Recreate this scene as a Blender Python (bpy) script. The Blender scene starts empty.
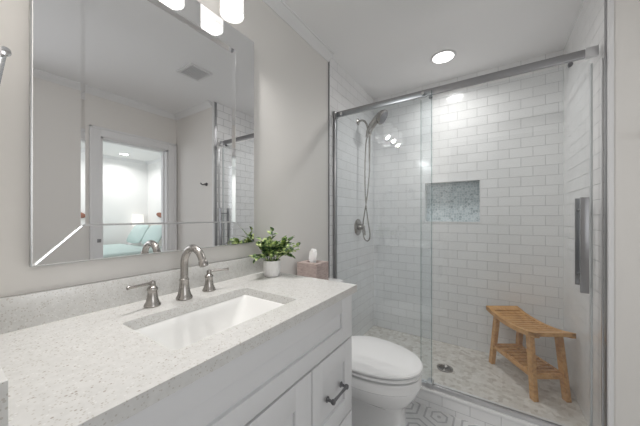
import bpy, bmesh, math, random
from mathutils import Vector, Matrix
random.seed(7)
PI = math.pi
sc = bpy.context.scene
C = sc.collection

# ------------------------------------------------------------------ camera
cam_d = bpy.data.cameras.new('camera')
cam = bpy.data.objects.new('camera', cam_d); C.objects.link(cam)
cam.location = (1.07, 0.0, 1.19)
cam.rotation_euler = (PI/2, 0, math.atan(172/261))
cam_d.sensor_width = 36; cam_d.lens = 261/640*36
cam_d.shift_y = 3.5/640
cam_d.clip_start = 0.02
sc.camera = cam

# ------------------------------------------------------------------ world, exposure
w = bpy.data.worlds.new('world'); sc.world = w; w.use_nodes = True
bg = w.node_tree.nodes['Background']
bg.inputs[0].default_value = (0.9, 0.95, 1.0, 1); bg.inputs[1].default_value = 1.0
vs = sc.view_settings
vs.view_transform = 'Standard'; vs.look = 'None'; vs.gamma = 1; vs.use_curve_mapping = False
vs.exposure = 0.12
cy = sc.cycles
cy.max_bounces = 12; cy.diffuse_bounces = 5; cy.glossy_bounces = 6
cy.transmission_bounces = 8; cy.transparent_max_bounces = 16
cy.caustics_reflective = False; cy.caustics_refractive = False
cy.use_denoising = True
cy.sample_clamp_indirect = 2.5
cy.denoiser = 'OPENIMAGEDENOISE'; cy.denoising_input_passes = 'RGB_ALBEDO_NORMAL'; cy.denoising_prefilter = 'ACCURATE'

# ------------------------------------------------------------------ area lights
def area(name, loc, rot, size, power, col=(1,1,1), size_y=None, shape=None, spread=None):
    l = bpy.data.lights.new(name, 'AREA'); l.energy = power; l.color = col
    l.shape = shape or ('RECTANGLE' if size_y else 'DISK'); l.size = size
    if size_y: l.size_y = size_y
    if spread: l.spread = spread
    o = bpy.data.objects.new(name, l); C.objects.link(o)
    o.location = loc; o.rotation_euler = rot
    return o
# soft fill from an added, unseen window opposite the vanity; bedroom window daylight
area('added_window_fill', (2.45, -0.14, 1.50), (0, PI/2, 0), 1.1, 8.0, (0.98, 0.985, 1.0), 0.9)
area('bedroom_daylight', (3.9, 0.30, 1.5), (-PI/2, 0, PI), 1.8, 15, (0.97, 0.99, 1.0), 1.5)

# ------------------------------------------------------------------ materials
def mat(name, col=(0.8,0.8,0.8), rough=0.5, metal=0.0, spec=0.5, emis=None, es=1.0):
    m = bpy.data.materials.new(name); m.use_nodes = True
    b = m.node_tree.nodes['Principled BSDF']
    b.inputs['Base Color'].default_value = (*col, 1)
    b.inputs['Roughness'].default_value = rough
    b.inputs['Metallic'].default_value = metal
    b.inputs['Specular IOR Level'].default_value = spec
    if emis:
        b.inputs['Emission Color'].default_value = (*emis, 1)
        b.inputs['Emission Strength'].default_value = es
    return m

class NT:
    def __init__(s, m): s.t = m.node_tree; s.b = s.t.nodes['Principled BSDF']
    def n(s, kind, **kw):
        x = s.t.nodes.new(kind)
        for k, v in kw.items(): setattr(x, k, v)
        return x
    def l(s, a, b): s.t.links.new(a, b)
    def val(s, sock, v):
        if hasattr(v, 'links') or isinstance(v, bpy.types.NodeSocket): s.l(v, sock)
        else: sock.default_value = v
    def math(s, op, a, b=0.0, c=None, clamp=False):
        x = s.n('ShaderNodeMath', operation=op); x.use_clamp = clamp
        s.val(x.inputs[0], a); s.val(x.inputs[1], b)
        if c is not None: s.val(x.inputs[2], c)
        return x.outputs[0]
    def vm(s, op, a, b=None, c=None):
        x = s.n('ShaderNodeVectorMath', operation=op)
        s.val(x.inputs[0], a)
        if b is not None: s.val(x.inputs[1], b)
        if c is not None: s.val(x.inputs[2], c)
        return x.outputs['Value'] if op in ('DOT_PRODUCT', 'LENGTH') else x.outputs[0]
    def pos(s): return s.n('ShaderNodeNewGeometry').outputs['Position']
    def obj(s): return s.n('ShaderNodeTexCoord').outputs['Object']
    def swz(s, v, order):
        sp = s.n('ShaderNodeSeparateXYZ'); s.l(v, sp.inputs[0])
        cb = s.n('ShaderNodeCombineXYZ')
        for i, ch in enumerate(order):
            if ch in 'xyz': s.l(sp.outputs['xyz'.index(ch)], cb.inputs[i])
        return cb.outputs[0]
    def mix(s, fac, a, b, mode='MIX'):
        x = s.n('ShaderNodeMix', data_type='RGBA', blend_type=mode)
        s.val(x.inputs[0], fac)
        for i, v in ((6, a), (7, b)):
            if isinstance(v, tuple): x.inputs[i].default_value = (*v, 1)
            else: s.l(v, x.inputs[i])
        return x.outputs[2]
    def ramp(s, fac, stops, interp='LINEAR'):
        x = s.n('ShaderNodeValToRGB'); s.l(fac, x.inputs[0]); r = x.color_ramp; r.interpolation = interp
        while len(r.elements) < len(stops): r.elements.new(0.5)
        for e, (p, c) in zip(r.elements, stops): e.position = p; e.color = (*c, 1)
        return x.outputs[0]
    def noise(s, vec, scale, detail=2, rough=0.5):
        x = s.n('ShaderNodeTexNoise'); s.l(vec, x.inputs['Vector'])
        x.inputs['Scale'].default_value = scale; x.inputs['Detail'].default_value = detail
        x.inputs['Roughness'].default_value = rough
        return x.outputs[0]
    def bump(s, h, strength=0.3, dist=0.002):
        x = s.n('ShaderNodeBump'); s.l(h, x.inputs['Height'])
        x.inputs['Strength'].default_value = strength; x.inputs['Distance'].default_value = dist
        s.l(x.outputs[0], s.b.inputs['Normal'])

M = {}
def paint(name, col, rough=0.6):
    m = mat(name, col, rough, spec=0.3); t = NT(m)
    t.bump(t.noise(t.pos(), 350, 2), 0.06, 0.001); M[name] = m
paint('wall_paint', (0.765, 0.745, 0.718))
paint('ceiling_paint', (0.88, 0.88, 0.885), 0.8)
paint('trim_paint', (0.78, 0.78, 0.785), 0.4)
paint('cabinet_paint', (0.72, 0.722, 0.73), 0.38)
paint('bedroom_paint', (0.86, 0.86, 0.85))
M['porcelain'] = mat('porcelain', (0.86, 0.86, 0.86), 0.12)
M['sink_white'] = mat('sink_white', (0.84, 0.84, 0.83), 0.16)
M['seat_plastic'] = mat('seat_plastic', (0.86, 0.86, 0.86), 0.2)
M['chrome'] = mat('chrome', (0.62, 0.62, 0.63), 0.16, 1.0)
M['nickel'] = mat('nickel', (0.40, 0.38, 0.36), 0.27, 1.0)
M['steel_dark'] = mat('steel_dark', (0.36, 0.36, 0.37), 0.33, 1.0)
M['satin'] = mat('satin_metal', (0.68, 0.68, 0.69), 0.35, 1.0)
M['pewter'] = mat('pewter', (0.20, 0.20, 0.21), 0.35, 1.0)
M['bronze'] = mat('shadow_gap', (0.10, 0.10, 0.10), 0.6)
M['mirror'] = mat('mirror', (0.87, 0.875, 0.885), 0.0, 1.0)
M['mirror_edge'] = mat('mirror_edge', (0.55, 0.56, 0.56), 0.3, 1.0)
M['rubber'] = mat('clear_seal', (0.62, 0.65, 0.66), 0.35)
M['duvet'] = mat('duvet', (0.58, 0.69, 0.67), 0.9)
M['sheet'] = mat('sheet', (0.82, 0.86, 0.85), 0.9)
M['headboard'] = mat('headboard', (0.70, 0.68, 0.64), 0.8)
M['tissue'] = mat('tissue', (0.92, 0.92, 0.92), 0.9)
M['ornament'] = mat('ornament', (0.28, 0.12, 0.08), 0.6)
M['shade_glass'] = mat('shade_glass', (0.9, 0.9, 0.88), 0.35, emis=(1.0, 0.975, 0.94), es=0.9)
M['bulb'] = mat('bulb', (0.9, 0.9, 0.9), 0.4, emis=(1.0, 0.97, 0.93), es=4.0)
M['led'] = mat('led', (0.9, 0.9, 0.9), 0.4, emis=(1.0, 0.985, 0.96), es=7.0)
M['linen_shade'] = mat('linen_shade', (0.9, 0.9, 0.88), 0.8, emis=(1.0, 0.95, 0.88), es=0.5)
M['wood_dark'] = mat('wood_dark', (0.30, 0.20, 0.13), 0.5)

def tile_mat(name, order, shift, joint=0.0016, tone=0.56):
    m = mat(name, (0.8,0.8,0.8), 0.16, spec=0.32); t = NT(m)
    v = t.vm('ADD', t.swz(t.pos(), order), shift)
    br = t.n('ShaderNodeTexBrick'); t.l(v, br.inputs['Vector'])
    br.offset = 0.5
    br.inputs['Color1'].default_value = (0.82, 0.82, 0.822, 1)
    br.inputs['Color2'].default_value = (0.86, 0.86, 0.862, 1)
    br.inputs['Mortar'].default_value = (tone, tone+0.005, tone+0.01, 1)
    br.inputs['Scale'].default_value = 1.0
    br.inputs['Mortar Size'].default_value = joint
    br.inputs['Mortar Smooth'].default_value = 0.3
    br.inputs['Brick Width'].default_value = 0.1524
    br.inputs['Row Height'].default_value = 0.0785
    t.l(br.outputs['Color'], t.b.inputs['Base Color'])
    t.l(t.math('MULTIPLY_ADD', br.outputs['Fac'], 0.5, 0.14), t.b.inputs['Roughness'])
    h = t.math('ADD', t.math('SUBTRACT', 1.0, br.outputs['Fac']), t.math('MULTIPLY', t.noise(t.pos(), 9, 1), 0.45))
    t.bump(h, 0.8, 0.0018)
    M[name] = m
tile_mat('subway_back', 'xz ', (0.03, -0.02, 0))
tile_mat('curb_tile', 'xz ', (0.03, 0.003, 0))
tile_mat('subway_side', 'yz ', (0.034, -0.02, 0))
tile_mat('subway_right', 'yz ', (0.034, -0.02, 0), 0.0024, 0.48)

def mosaic(name, order, scale, stops, grout, rough, rnd=0.35, edge=0.05):
    m = mat(name, (0.7,0.7,0.7), rough); t = NT(m)
    v = t.swz(t.pos(), order)
    # hexagon packing: rows pushed by half a cell
    vo = t.n('ShaderNodeTexVoronoi', voronoi_dimensions='2D', feature='F1'); t.l(v, vo.inputs['Vector'])
    vo.inputs['Scale'].default_value = scale; vo.inputs['Randomness'].default_value = rnd
    ve = t.n('ShaderNodeTexVoronoi', voronoi_dimensions='2D', feature='DISTANCE_TO_EDGE'); t.l(v, ve.inputs['Vector'])
    ve.inputs['Scale'].default_value = scale; ve.inputs['Randomness'].default_value = rnd
    sp = t.n('ShaderNodeSeparateColor'); t.l(vo.outputs['Color'], sp.inputs[0])
    f = t.math('ADD', t.math('MULTIPLY', sp.outputs[0], 0.75), t.math('MULTIPLY', t.noise(t.pos(), 12, 3), 0.25))
    col = t.ramp(f, stops)
    g = t.math('LESS_THAN', ve.outputs['Distance'], edge)
    t.l(t.mix(g, col, grout), t.b.inputs['Base Color'])
    t.bump(t.math('SUBTRACT', 1.0, g), 0.4, 0.001)
    M[name] = m
mosaic('pan_mosaic', 'xy ', 38, [(0.1,(0.54,0.50,0.455)),(0.35,(0.66,0.63,0.58)),(0.7,(0.75,0.72,0.68)),(0.95,(0.80,0.78,0.74))], (0.70,0.68,0.64), 0.35, 0.9, 0.03)
mosaic('niche_mosaic', 'xz ', 44, [(0.1,(0.36,0.43,0.46)),(0.4,(0.48,0.56,0.59)),(0.7,(0.58,0.65,0.68)),(0.95,(0.74,0.80,0.82))], (0.80,0.82,0.83), 0.2, 0.85, 0.07)

# hexagon floor tile with concentric marble lines
def hexfloor():
    m = mat('hex_floor', (0.8,0.8,0.8), 0.3); t = NT(m)
    p = t.vm('SCALE', t.swz(t.pos(), 'xy ')); p.node.inputs['Scale'].default_value = 1/0.20
    r = (1.0, 1.7320508, 1.0)
    def cell(v):
        wv = t.n('ShaderNodeVectorMath', operation='WRAP'); t.l(v, wv.inputs[0])
        wv.inputs[1].default_value = (0.5, 0.8660254, 0.5); wv.inputs[2].default_value = (-0.5, -0.8660254, -0.5)
        return t.swz(wv.outputs[0], 'xy ')
    a = cell(p); b = cell(t.vm('ADD', p, (0.5, 0.8660254, 0)))
    da = t.vm('DOT_PRODUCT', a, a); db = t.vm('DOT_PRODUCT', b, b)
    k = t.math('LESS_THAN', da, db)
    mx = t.n('ShaderNodeMix', data_type='VECTOR'); t.l(k, mx.inputs[0]); t.l(b, mx.inputs[4]); t.l(a, mx.inputs[5])
    g = t.vm('ABSOLUTE', mx.outputs[1])
    sp = t.n('ShaderNodeSeparateXYZ'); t.l(g, sp.inputs[0])
    d = t.math('MAXIMUM', sp.outputs[0], t.vm('DOT_PRODUCT', g, (0.5, 0.8660254, 0)))
    fr = t.math('FRACT', t.math('MULTIPLY', d, 5.5))
    line = t.math('LESS_THAN', fr, 0.30)
    n = t.noise(t.pos(), 14, 4, 0.6)
    light = t.ramp(n, [(0.3,(0.70,0.70,0.70)),(0.7,(0.82,0.82,0.82))])
    dark = t.ramp(n, [(0.3,(0.46,0.46,0.47)),(0.7,(0.58,0.58,0.59))])
    t.l(t.mix(line, light, dark), t.b.inputs['Base Color'])
    M['hex_floor'] = m
hexfloor()

def quartz():
    m = mat('quartz', (0.8,0.8,0.79), 0.22); t = NT(m)
    pos = t.pos()
    n = t.noise(pos, 60, 3)
    base = t.ramp(n, [(0.35,(0.62,0.615,0.60)),(0.65,(0.67,0.665,0.65))])
    def spk(scale, thr, size):
        vo = t.n('ShaderNodeTexVoronoi'); t.l(pos, vo.inputs['Vector']); vo.inputs['Scale'].default_value = scale
        sp = t.n('ShaderNodeSeparateColor'); t.l(vo.outputs['Color'], sp.inputs[0])
        return t.math('MULTIPLY', t.math('GREATER_THAN', sp.outputs[0], thr), t.math('LESS_THAN', vo.outputs['Distance'], size))
    c = t.mix(t.math('MULTIPLY', spk(200, 0.66, 0.34), 0.5), base, (0.40, 0.36, 0.31))
    c = t.mix(t.math('MULTIPLY', spk(125, 0.82, 0.27), 0.75), c, (0.33, 0.29, 0.25))
    c = t.mix(t.math('MULTIPLY', spk(150, 0.8, 0.3), 0.4), c, (0.82, 0.82, 0.81))
    t.l(c, t.b.inputs['Base Color']); M['quartz'] = m
quartz()

def teak():
    m = mat('teak', (0.5,0.3,0.15), 0.45); t = NT(m)
    v = t.vm('MULTIPLY', t.obj(), (14, 60, 60))
    n = t.noise(v, 1.0, 4, 0.6)
    n2 = t.noise(t.obj(), 18, 2)
    f = t.math('ADD', t.math('MULTIPLY', n, 0.6), t.math('MULTIPLY', n2, 0.4))
    t.l(t.ramp(f, [(0.3,(0.38,0.18,0.055)),(0.5,(0.60,0.32,0.115)),(0.7,(0.72,0.43,0.18))]), t.b.inputs['Base Color'])
    M['teak'] = m
teak()
def woodbox():
    m = mat('box_wood', (0.5,0.4,0.35), 0.6); t = NT(m)
    v = t.vm('MULTIPLY', t.pos(), (30, 30, 140))
    f = t.noise(v, 1.0, 4, 0.7)
    t.l(t.ramp(f, [(0.3,(0.36,0.27,0.25)),(0.55,(0.52,0.42,0.39)),(0.75,(0.64,0.55,0.52))]), t.b.inputs['Base Color'])
    M['box_wood'] = m
woodbox()
def leafm():
    m = mat('leaf_green', (0.2,0.4,0.1), 0.45); t = NT(m)
    n = t.noise(t.pos(), 48, 2)
    t.l(t.ramp(n, [(0.36,(0.04,0.085,0.04)),(0.47,(0.10,0.19,0.07)),(0.54,(0.36,0.48,0.16)),(0.66,(0.66,0.72,0.36))]), t.b.inputs['Base Color'])
    M['leaf_green'] = m
leafm()
def potm():
    m = mat('pot_ceramic', (0.82,0.81,0.81), 0.4); M['pot'] = m
potm()
def nickelbrush(): pass

def glass(name, tint, refl=1.0):
    m = bpy.data.materials.new(name); m.use_nodes = True; t = m.node_tree
    t.nodes.remove(t.nodes['Principled BSDF']); out = t.nodes['Material Output']
    tr = t.nodes.new('ShaderNodeBsdfTransparent'); tr.inputs[0].default_value = (*tint, 1)
    gl = t.nodes.new('ShaderNodeBsdfGlossy'); gl.inputs['Roughness'].default_value = 0.0
    gl.inputs[0].default_value = (1,1,1,1)
    fr = t.nodes.new('ShaderNodeFresnel'); fr.inputs[0].default_value = 1.5
    # back faces of a pane must not flip into total reflection
    geo = t.nodes.new('ShaderNodeNewGeometry')
    mxi = t.nodes.new('ShaderNodeMix'); mxi.data_type = 'FLOAT'
    t.links.new(geo.outputs['Backfacing'], mxi.inputs[0]); mxi.inputs[2].default_value = 1.5; mxi.inputs[3].default_value = 1/1.5
    t.links.new(mxi.outputs[0], fr.inputs[0])
    mx = t.nodes.new('ShaderNodeMixShader')
    t.links.new(fr.outputs[0], mx.inputs[0]); t.links.new(tr.outputs[0], mx.inputs[1]); t.links.new(gl.outputs[0], mx.inputs[2])
    t.links.new(mx.outputs[0], out.inputs[0]); M[name] = m
glass('shower_glass', (0.972, 0.982, 0.984))
glass('panel_glass', (0.952, 0.972, 0.982))
glass('glass_edge', (0.50, 0.62, 0.62))
glass('window_glass', (0.97, 0.98, 0.98))

# ------------------------------------------------------------------ geometry helpers
def B(): return bmesh.new()
def box(bm, a, b, bev=0.0, rot=None, seg=2):
    """box between corners a and b"""
    a = Vector(a); b = Vector(b)
    t = bmesh.new()
    bmesh.ops.create_cube(t, size=1)
    s = b - a
    for v in t.verts: v.co = Vector((v.co.x*s.x, v.co.y*s.y, v.co.z*s.z))
    if bev: bmesh.ops.bevel(t, geom=t.edges[:], offset=bev, segments=seg, affect='EDGES', profile=0.5)
    mt = Matrix.Translation((a+b)/2)
    if rot is not None: mt = mt @ rot
    t.transform(mt); join(bm, t)
def join(bm, t):
    me = bpy.data.meshes.new('tmp'); t.to_mesh(me); t.free(); bm.from_mesh(me); bpy.data.meshes.remove(me)
def lathe(bm, prof, loc=(0,0,0), rot=None, seg=28):
    """prof: (radius, z) points, revolved about z"""
    t = bmesh.new(); rings = []
    for r, z in prof:
        if r < 1e-6: rings.append([t.verts.new((0,0,z))])
        else: rings.append([t.verts.new((r*math.cos(2*PI*i/seg), r*math.sin(2*PI*i/seg), z)) for i in range(seg)])
    for p, q in zip(rings, rings[1:]):
        for i in range(seg):
            j = (i+1) % seg
            f = [p[i % len(p)], p[j % len(p)], q[j % len(q)], q[i % len(q)]]
            u = []
            for v in f:
                if v not in u: u.append(v)
            if len(u) > 2: t.faces.new(u)
    if len(rings[0]) > 1 and len(rings[-1]) > 1:      # ring-shaped: close the cross-section
        for i in range(seg):
            j = (i+1) % seg; t.faces.new([rings[-1][i], rings[-1][j], rings[0][j], rings[0][i]])
    else:
        for r in (rings[0], rings[-1]):
            if len(r) > 1: t.faces.new(r)
    mt = Matrix.Translation(loc)
    if rot is not None: mt = mt @ rot
    t.transform(mt); bmesh.ops.recalc_face_normals(t, faces=t.faces[:]); join(bm, t)
def spline(pts, n=8):
    pts = [Vector(p) for p in pts]; P = [pts[0]*2-pts[1]] + pts + [pts[-1]*2-pts[-2]]; out = []
    for i in range(1, len(P)-2):
        for k in range(n):
            u = k/n; a, b, c, d = P[i-1:i+3]
            out.append(0.5*((2*b)+(c-a)*u+(2*a-5*b+4*c-d)*u*u+(3*b-a-3*c+d)*u**3))
    out.append(pts[-1]); return out
def tube(bm, pts, r, seg=10, closed=False):
    t = bmesh.new(); pts = [Vector(p) for p in pts]; n = len(pts)
    rs = r if isinstance(r, (list, tuple)) else [r]*n
    up = None; rings = []
    for i, p in enumerate(pts):
        if closed: d = pts[(i+1) % n] - pts[i-1]
        else: d = pts[min(i+1, n-1)] - pts[max(i-1, 0)]
        d.normalize()
        if up is None: up = d.orthogonal().normalized()
        up = (up - d*up.dot(d)).normalized(); sd = d.cross(up)
        rings.append([t.verts.new(p + rs[i]*(math.cos(2*PI*k/seg)*up + math.sin(2*PI*k/seg)*sd)) for k in range(seg)])
    rr = range(n if closed else n-1)
    for i in rr:
        a = rings[i]; b = rings[(i+1) % n]
        for k in range(seg):
            l = (k+1) % seg; t.faces.new([a[k], a[l], b[l], b[k]])
    if not closed: t.faces.new(rings[0][::-1]); t.faces.new(rings[-1])
    bmesh.ops.recalc_face_normals(t, faces=t.faces[:]); join(bm, t)
def loft(bm, rings, cap=True):
    t = bmesh.new(); R = [[t.verts.new(p) for p in r] for r in rings]; n = len(R[0])
    for a, b in zip(R, R[1:]):
        for k in range(n):
            l = (k+1) % n; t.faces.new([a[k], a[l], b[l], b[k]])
    if cap: t.faces.new(R[0][::-1]); t.faces.new(R[-1])
    bmesh.ops.recalc_face_normals(t, faces=t.faces[:]); join(bm, t)
def plate_hole(bm, outer, inner, z0, z1):
    t = bmesh.new()
    for z, flip in ((z1, False), (z0, True)):
        es = []
        for loop in (outer, inner):
            vs_ = [t.verts.new((x, y, z)) for x, y in loop]
            es += [t.edges.new((vs_[i], vs_[(i+1) % len(vs_)])) for i in range(len(vs_))]
        bmesh.ops.triangle_fill(t, edges=es, use_beauty=True, use_dissolve=False)
    t.verts.ensure_lookup_table(); n = len(outer); m_ = len(inner); N = n+m_
    for off, cnt in ((0, n), (n, m_)):
        for i in range(cnt):
            j = (i+1) % cnt
            t.faces.new([t.verts[off+i], t.verts[off+j], t.verts[N+off+j], t.verts[N+off+i]])
    bmesh.ops.recalc_face_normals(t, faces=t.faces[:]); join(bm, t)
def rrect(x0, x1, y0, y1, r, n=6):
    out = []
    for cx, cy_, a0 in ((x1-r, y1-r, 0), (x0+r, y1-r, 90), (x0+r, y0+r, 180), (x1-r, y0+r, 270)):
        for i in range(n+1):
            a = math.radians(a0 + 90*i/n); out.append((cx+r*math.cos(a), cy_+r*math.sin(a)))
    return out

def obj(name, bm, m, parent=None, ang=35, smooth=True):
    off = Vector((0,0,0))
    if parent is not None:
        off = Vector(parent.get('_o', (0,0,0)))
    if off.length: bmesh.ops.translate(bm, verts=bm.verts[:], vec=-off)
    me = bpy.data.meshes.new(name)
    if smooth:
        lim = math.radians(ang)
        for f in bm.faces: f.smooth = True
        for e in bm.edges:
            if len(e.link_faces) == 2:
                if e.calc_face_angle(0) > lim: e.smooth = False
    bm.to_mesh(me); bm.free()
    me.materials.append(M[m] if isinstance(m, str) else m)
    o = bpy.data.objects.new(name, me); C.objects.link(o)
    if parent is not None:
        o.parent = parent; o['_o'] = list(off)
    return o
def thing(name, label, cat, loc=(0,0,0), group=None):
    o = bpy.data.objects.new(name, None); C.objects.link(o); o.location = loc
    o.empty_display_size = 0.05
    o['label'] = label; o['category'] = cat; o['_o'] = list(loc)
    if group: o['group'] = group
    return o
def tag(o, label, cat, group=None):
    o['label'] = label; o['category'] = cat
    if group: o['group'] = group
    return o
def dup(root, loc, label, group=None):
    r = root.copy(); C.objects.link(r); r.location = loc; r['label'] = label
    if group: r['group'] = group
    for ch in list(root.children):
        c = ch.copy(); C.objects.link(c); c.parent = r
        for g in list(ch.children):
            d = g.copy(); C.objects.link(d); d.parent = c
    return r
def struct(name, bm, m, parent=None):
    o = obj(name, bm, m, parent)
    if parent is None: o['kind'] = 'structure'
    return o
def sbox(name, a, b, m, parent=None, bev=0.0):
    bm = B(); box(bm, a, b, bev); return struct(name, bm, m, parent)

RX = lambda a: Matrix.Rotation(a, 4, 'X')
RY = lambda a: Matrix.Rotation(a, 4, 'Y')
RZ = lambda a: Matrix.Rotation(a, 4, 'Z')

# ------------------------------------------------------------------ room shell
ZC = 2.45; XR = 1.52; XO = 2.28; YT = 1.7436; YB = 2.659; YN = 1.744
sbox('floor', (-0.1, -1.3, -0.135), (2.40, 1.80, -0.035), 'hex_floor')
sbox('floor_shower', (-0.1, 1.80, -0.1), (1.62, 2.8, 0.02), 'pan_mosaic')
sbox('ceiling', (-0.1, -1.3, ZC), (2.40, 2.8, ZC+0.1), 'ceiling_paint')
sbox('wall_vanity', (-0.1, -1.3, -0.035), (0.0, YT, ZC), 'wall_paint')
sbox('wall_shower_left', (-0.1, YT, 0.02), (0.009, 2.8, ZC), 'subway_side')
sbox('trim_1', (0.0, YT-0.004, -0.035), (0.0115, YT, ZC-0.052), 'steel_dark')
sbox('wall_shower_right', (XR, YN+0.01, 0.02), (XR+0.1, 2.8, ZC), 'subway_right')
sbox('trim_2', (XR-0.001, YN-0.006, -0.035), (XR+0.016, YN+0.012, ZC), 'trim_paint')
sbox('trim_10', (XR-0.003, YN+0.0125, -0.035), (XR-0.0002, YN+0.040, ZC), 'steel_dark')
# back wall with the niche opening
nx0, nx1, nz0, nz1 = 0.53, 0.982, 1.142, 1.51
bm = B()
box(bm, (0, YB, 0.02), (nx0, YB+0.14, ZC)); box(bm, (nx1, YB, 0.02), (XR, YB+0.14, ZC))
box(bm, (nx0, YB, 0.02), (nx1, YB+0.14, nz0)); box(bm, (nx0, YB, nz1), (nx1, YB+0.14, ZC))
struct('wall_shower_back', bm, 'subway_back')
sbox('wall_niche', (nx0, YB+0.09, nz0), (nx1, YB+0.14, nz1), 'niche_mosaic')
bm = B()
for a, b in (((nx0-0.008, YB-0.003, nz0-0.008), (nx1+0.008, YB+0.004, nz0+0.002)), ((nx0-0.008, YB-0.003, nz1-0.002), (nx1+0.008, YB+0.004, nz1+0.008)),
             ((nx0-0.008, YB-0.003, nz0), (nx0+0.002, YB+0.004, nz1)), ((nx1-0.002, YB-0.003, nz0), (nx1+0.008, YB+0.004, nz1))):
    box(bm, a, b)
struct('trim_3', bm, 'trim_paint')
# wall beside the shower and the wall across from the vanity with the doorway
sbox('wall_beside_shower', (XR+0.006, YN, -0.035), (XO, YN+0.1, ZC), 'wall_paint')
dy0, dy1, dz = 0.982, 1.640, 1.998
bm = B()
wa, wb_, wz0, wz1 = -0.58, 0.30, 0.95, 2.05  # opening for the added window, kept out of view and reflections
box(bm, (XO, -1.3, -0.035), (XO+0.12, wa, ZC)); box(bm, (XO, wb_, -0.035), (XO+0.12, dy0, ZC)); box(bm, (XO, wa, -0.035), (XO+0.12, wb_, wz0)); box(bm, (XO, wa, wz1), (XO+0.12, wb_, ZC))
box(bm, (XO, dy1, -0.035), (XO+0.12, YN+0.1, ZC)); box(bm, (XO, dy0, dz), (XO+0.12, dy1, ZC))
struct('wall_opposite', bm, 'wall_paint')
# stub wall at the end of the vanity, back wall; trim of the unseen window added for fill light
sbox('wall_vanity_end', (0.0, -0.09, -0.035), (0.62, 0.038, ZC), 'wall_paint')
sbox('wall_back', (-0.1, -1.4, -0.035), (XO+0.12, -1.3, ZC), 'wall_paint')
bm = B()
for a, b in (((XO-0.02, wa-0.07, wz0-0.07), (XO, wb_+0.07, wz0)), ((XO-0.02, wa-0.07, wz1), (XO, wb_+0.07, wz1+0.07)),
             ((XO-0.02, wa-0.07, wz0), (XO, wa, wz1)), ((XO-0.02, wb_, wz0), (XO, wb_+0.07, wz1)), ((XO+0.04, wa, 1.49), (XO+0.07, wb_, 1.52))): box(bm, a, b, 0.003)
struct('added_window_1', bm, 'trim_paint')
# door casing and jambs
d1 = bpy.data.objects.new('door_1', None); C.objects.link(d1); d1['kind'] = 'structure'
cw = 0.092
def casing(bm, x0, x1):
    box(bm, (x0, dy0-cw, -0.035), (x1, dy0, dz+cw), 0.003); box(bm, (x0, dy1, -0.035), (x1, dy1+cw, dz+cw), 0.003)
    box(bm, (x0, dy0, dz), (x1, dy1, dz+cw), 0.003)
bm = B(); casing(bm, XO-0.018, XO); 
box(bm, (XO-0.028, dy0-cw, -0.035), (XO-0.016, dy0-cw+0.02, dz+cw), 0.003); box(bm, (XO-0.028, dy1+cw-0.02, -0.035), (XO-0.016, dy1+cw, dz+cw), 0.003)
box(bm, (XO-0.028, dy0-cw, dz+cw-0.02), (XO-0.016, dy1+cw, dz+cw), 0.003)
struct('casing', bm, 'trim_paint', d1)
bm = B(); box(bm, (XO-0.005, dy0-0.001, -0.035), (XO+0.125, dy0+0.018, dz), 0.001); box(bm, (XO-0.005, dy1-0.018, -0.035), (XO+0.125, dy1+0.001, dz), 0.001)
box(bm, (XO-0.005, dy0, dz-0.018), (XO+0.125, dy1, dz+0.001), 0.001)
box(bm, (XO+0.05, dy0+0.017, -0.035), (XO+0.085, dy0+0.03, dz-0.018)); box(bm, (XO+0.05, dy1-0.03, -0.035), (XO+0.085, dy1-0.017, dz-0.018))
struct('jamb', bm, 'trim_paint', d1)
bm = B(); box(bm, (XO-0.021, dy0-0.035, 0.93), (XO-0.017, dy0-0.003, 0.965), 0.001); box(bm, (XO-0.023, dy0-0.024, 0.938), (XO-0.020, dy0-0.014, 0.957))
struct('strike_plate', bm, 'steel_dark', d1)
# crown moulding
def crown(bm, p0, p1, nrm):
    p0 = Vector(p0); p1 = Vector(p1); nrm = Vector(nrm)
    prof = [(0,0),(0,-0.055),(0.006,-0.055),(0.010,-0.046),(0.022,-0.038),(0.036,-0.020),(0.042,-0.010),(0.050,-0.008),(0.050,0)]
    loft(bm, [[p + nrm*a + Vector((0,0,b)) for a, b in prof] for p in (p0, p1)])
bm = B(); crown(bm, (0, 0.038, ZC), (0, YT-0.004, ZC), (1,0,0)); struct('trim_4', bm, 'trim_paint')
bm = B(); crown(bm, (XO, -1.3, ZC), (XO, YN, ZC), (-1,0,0)); struct('trim_5', bm, 'trim_paint')
bm = B(); crown(bm, (XR+0.02, YN, ZC), (XO, YN, ZC), (0,-1,0)); struct('trim_6', bm, 'trim_paint')
# baseboards
bm = B(); box(bm, (0, 1.07, -0.035), (0.014, YT-0.006, 0.12), 0.003); struct('baseboard_vanity', bm, 'trim_paint')
bm = B(); box(bm, (XR+0.03, YN-0.014, -0.035), (XO, YN, 0.12), 0.003); struct('baseboard_beside_shower', bm, 'trim_paint')
# shower curb
bm = B(); box(bm, (0.0115, 1.790, -0.035), (XR-0.005, 1.87, 0.062)); struct('trim_7', bm, 'curb_tile')
bm = B(); box(bm, (0.0115, 1.782, 0.062), (XR-0.005, 1.88, 0.082), 0.002); struct('trim_8', bm, 'porcelain')

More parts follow.
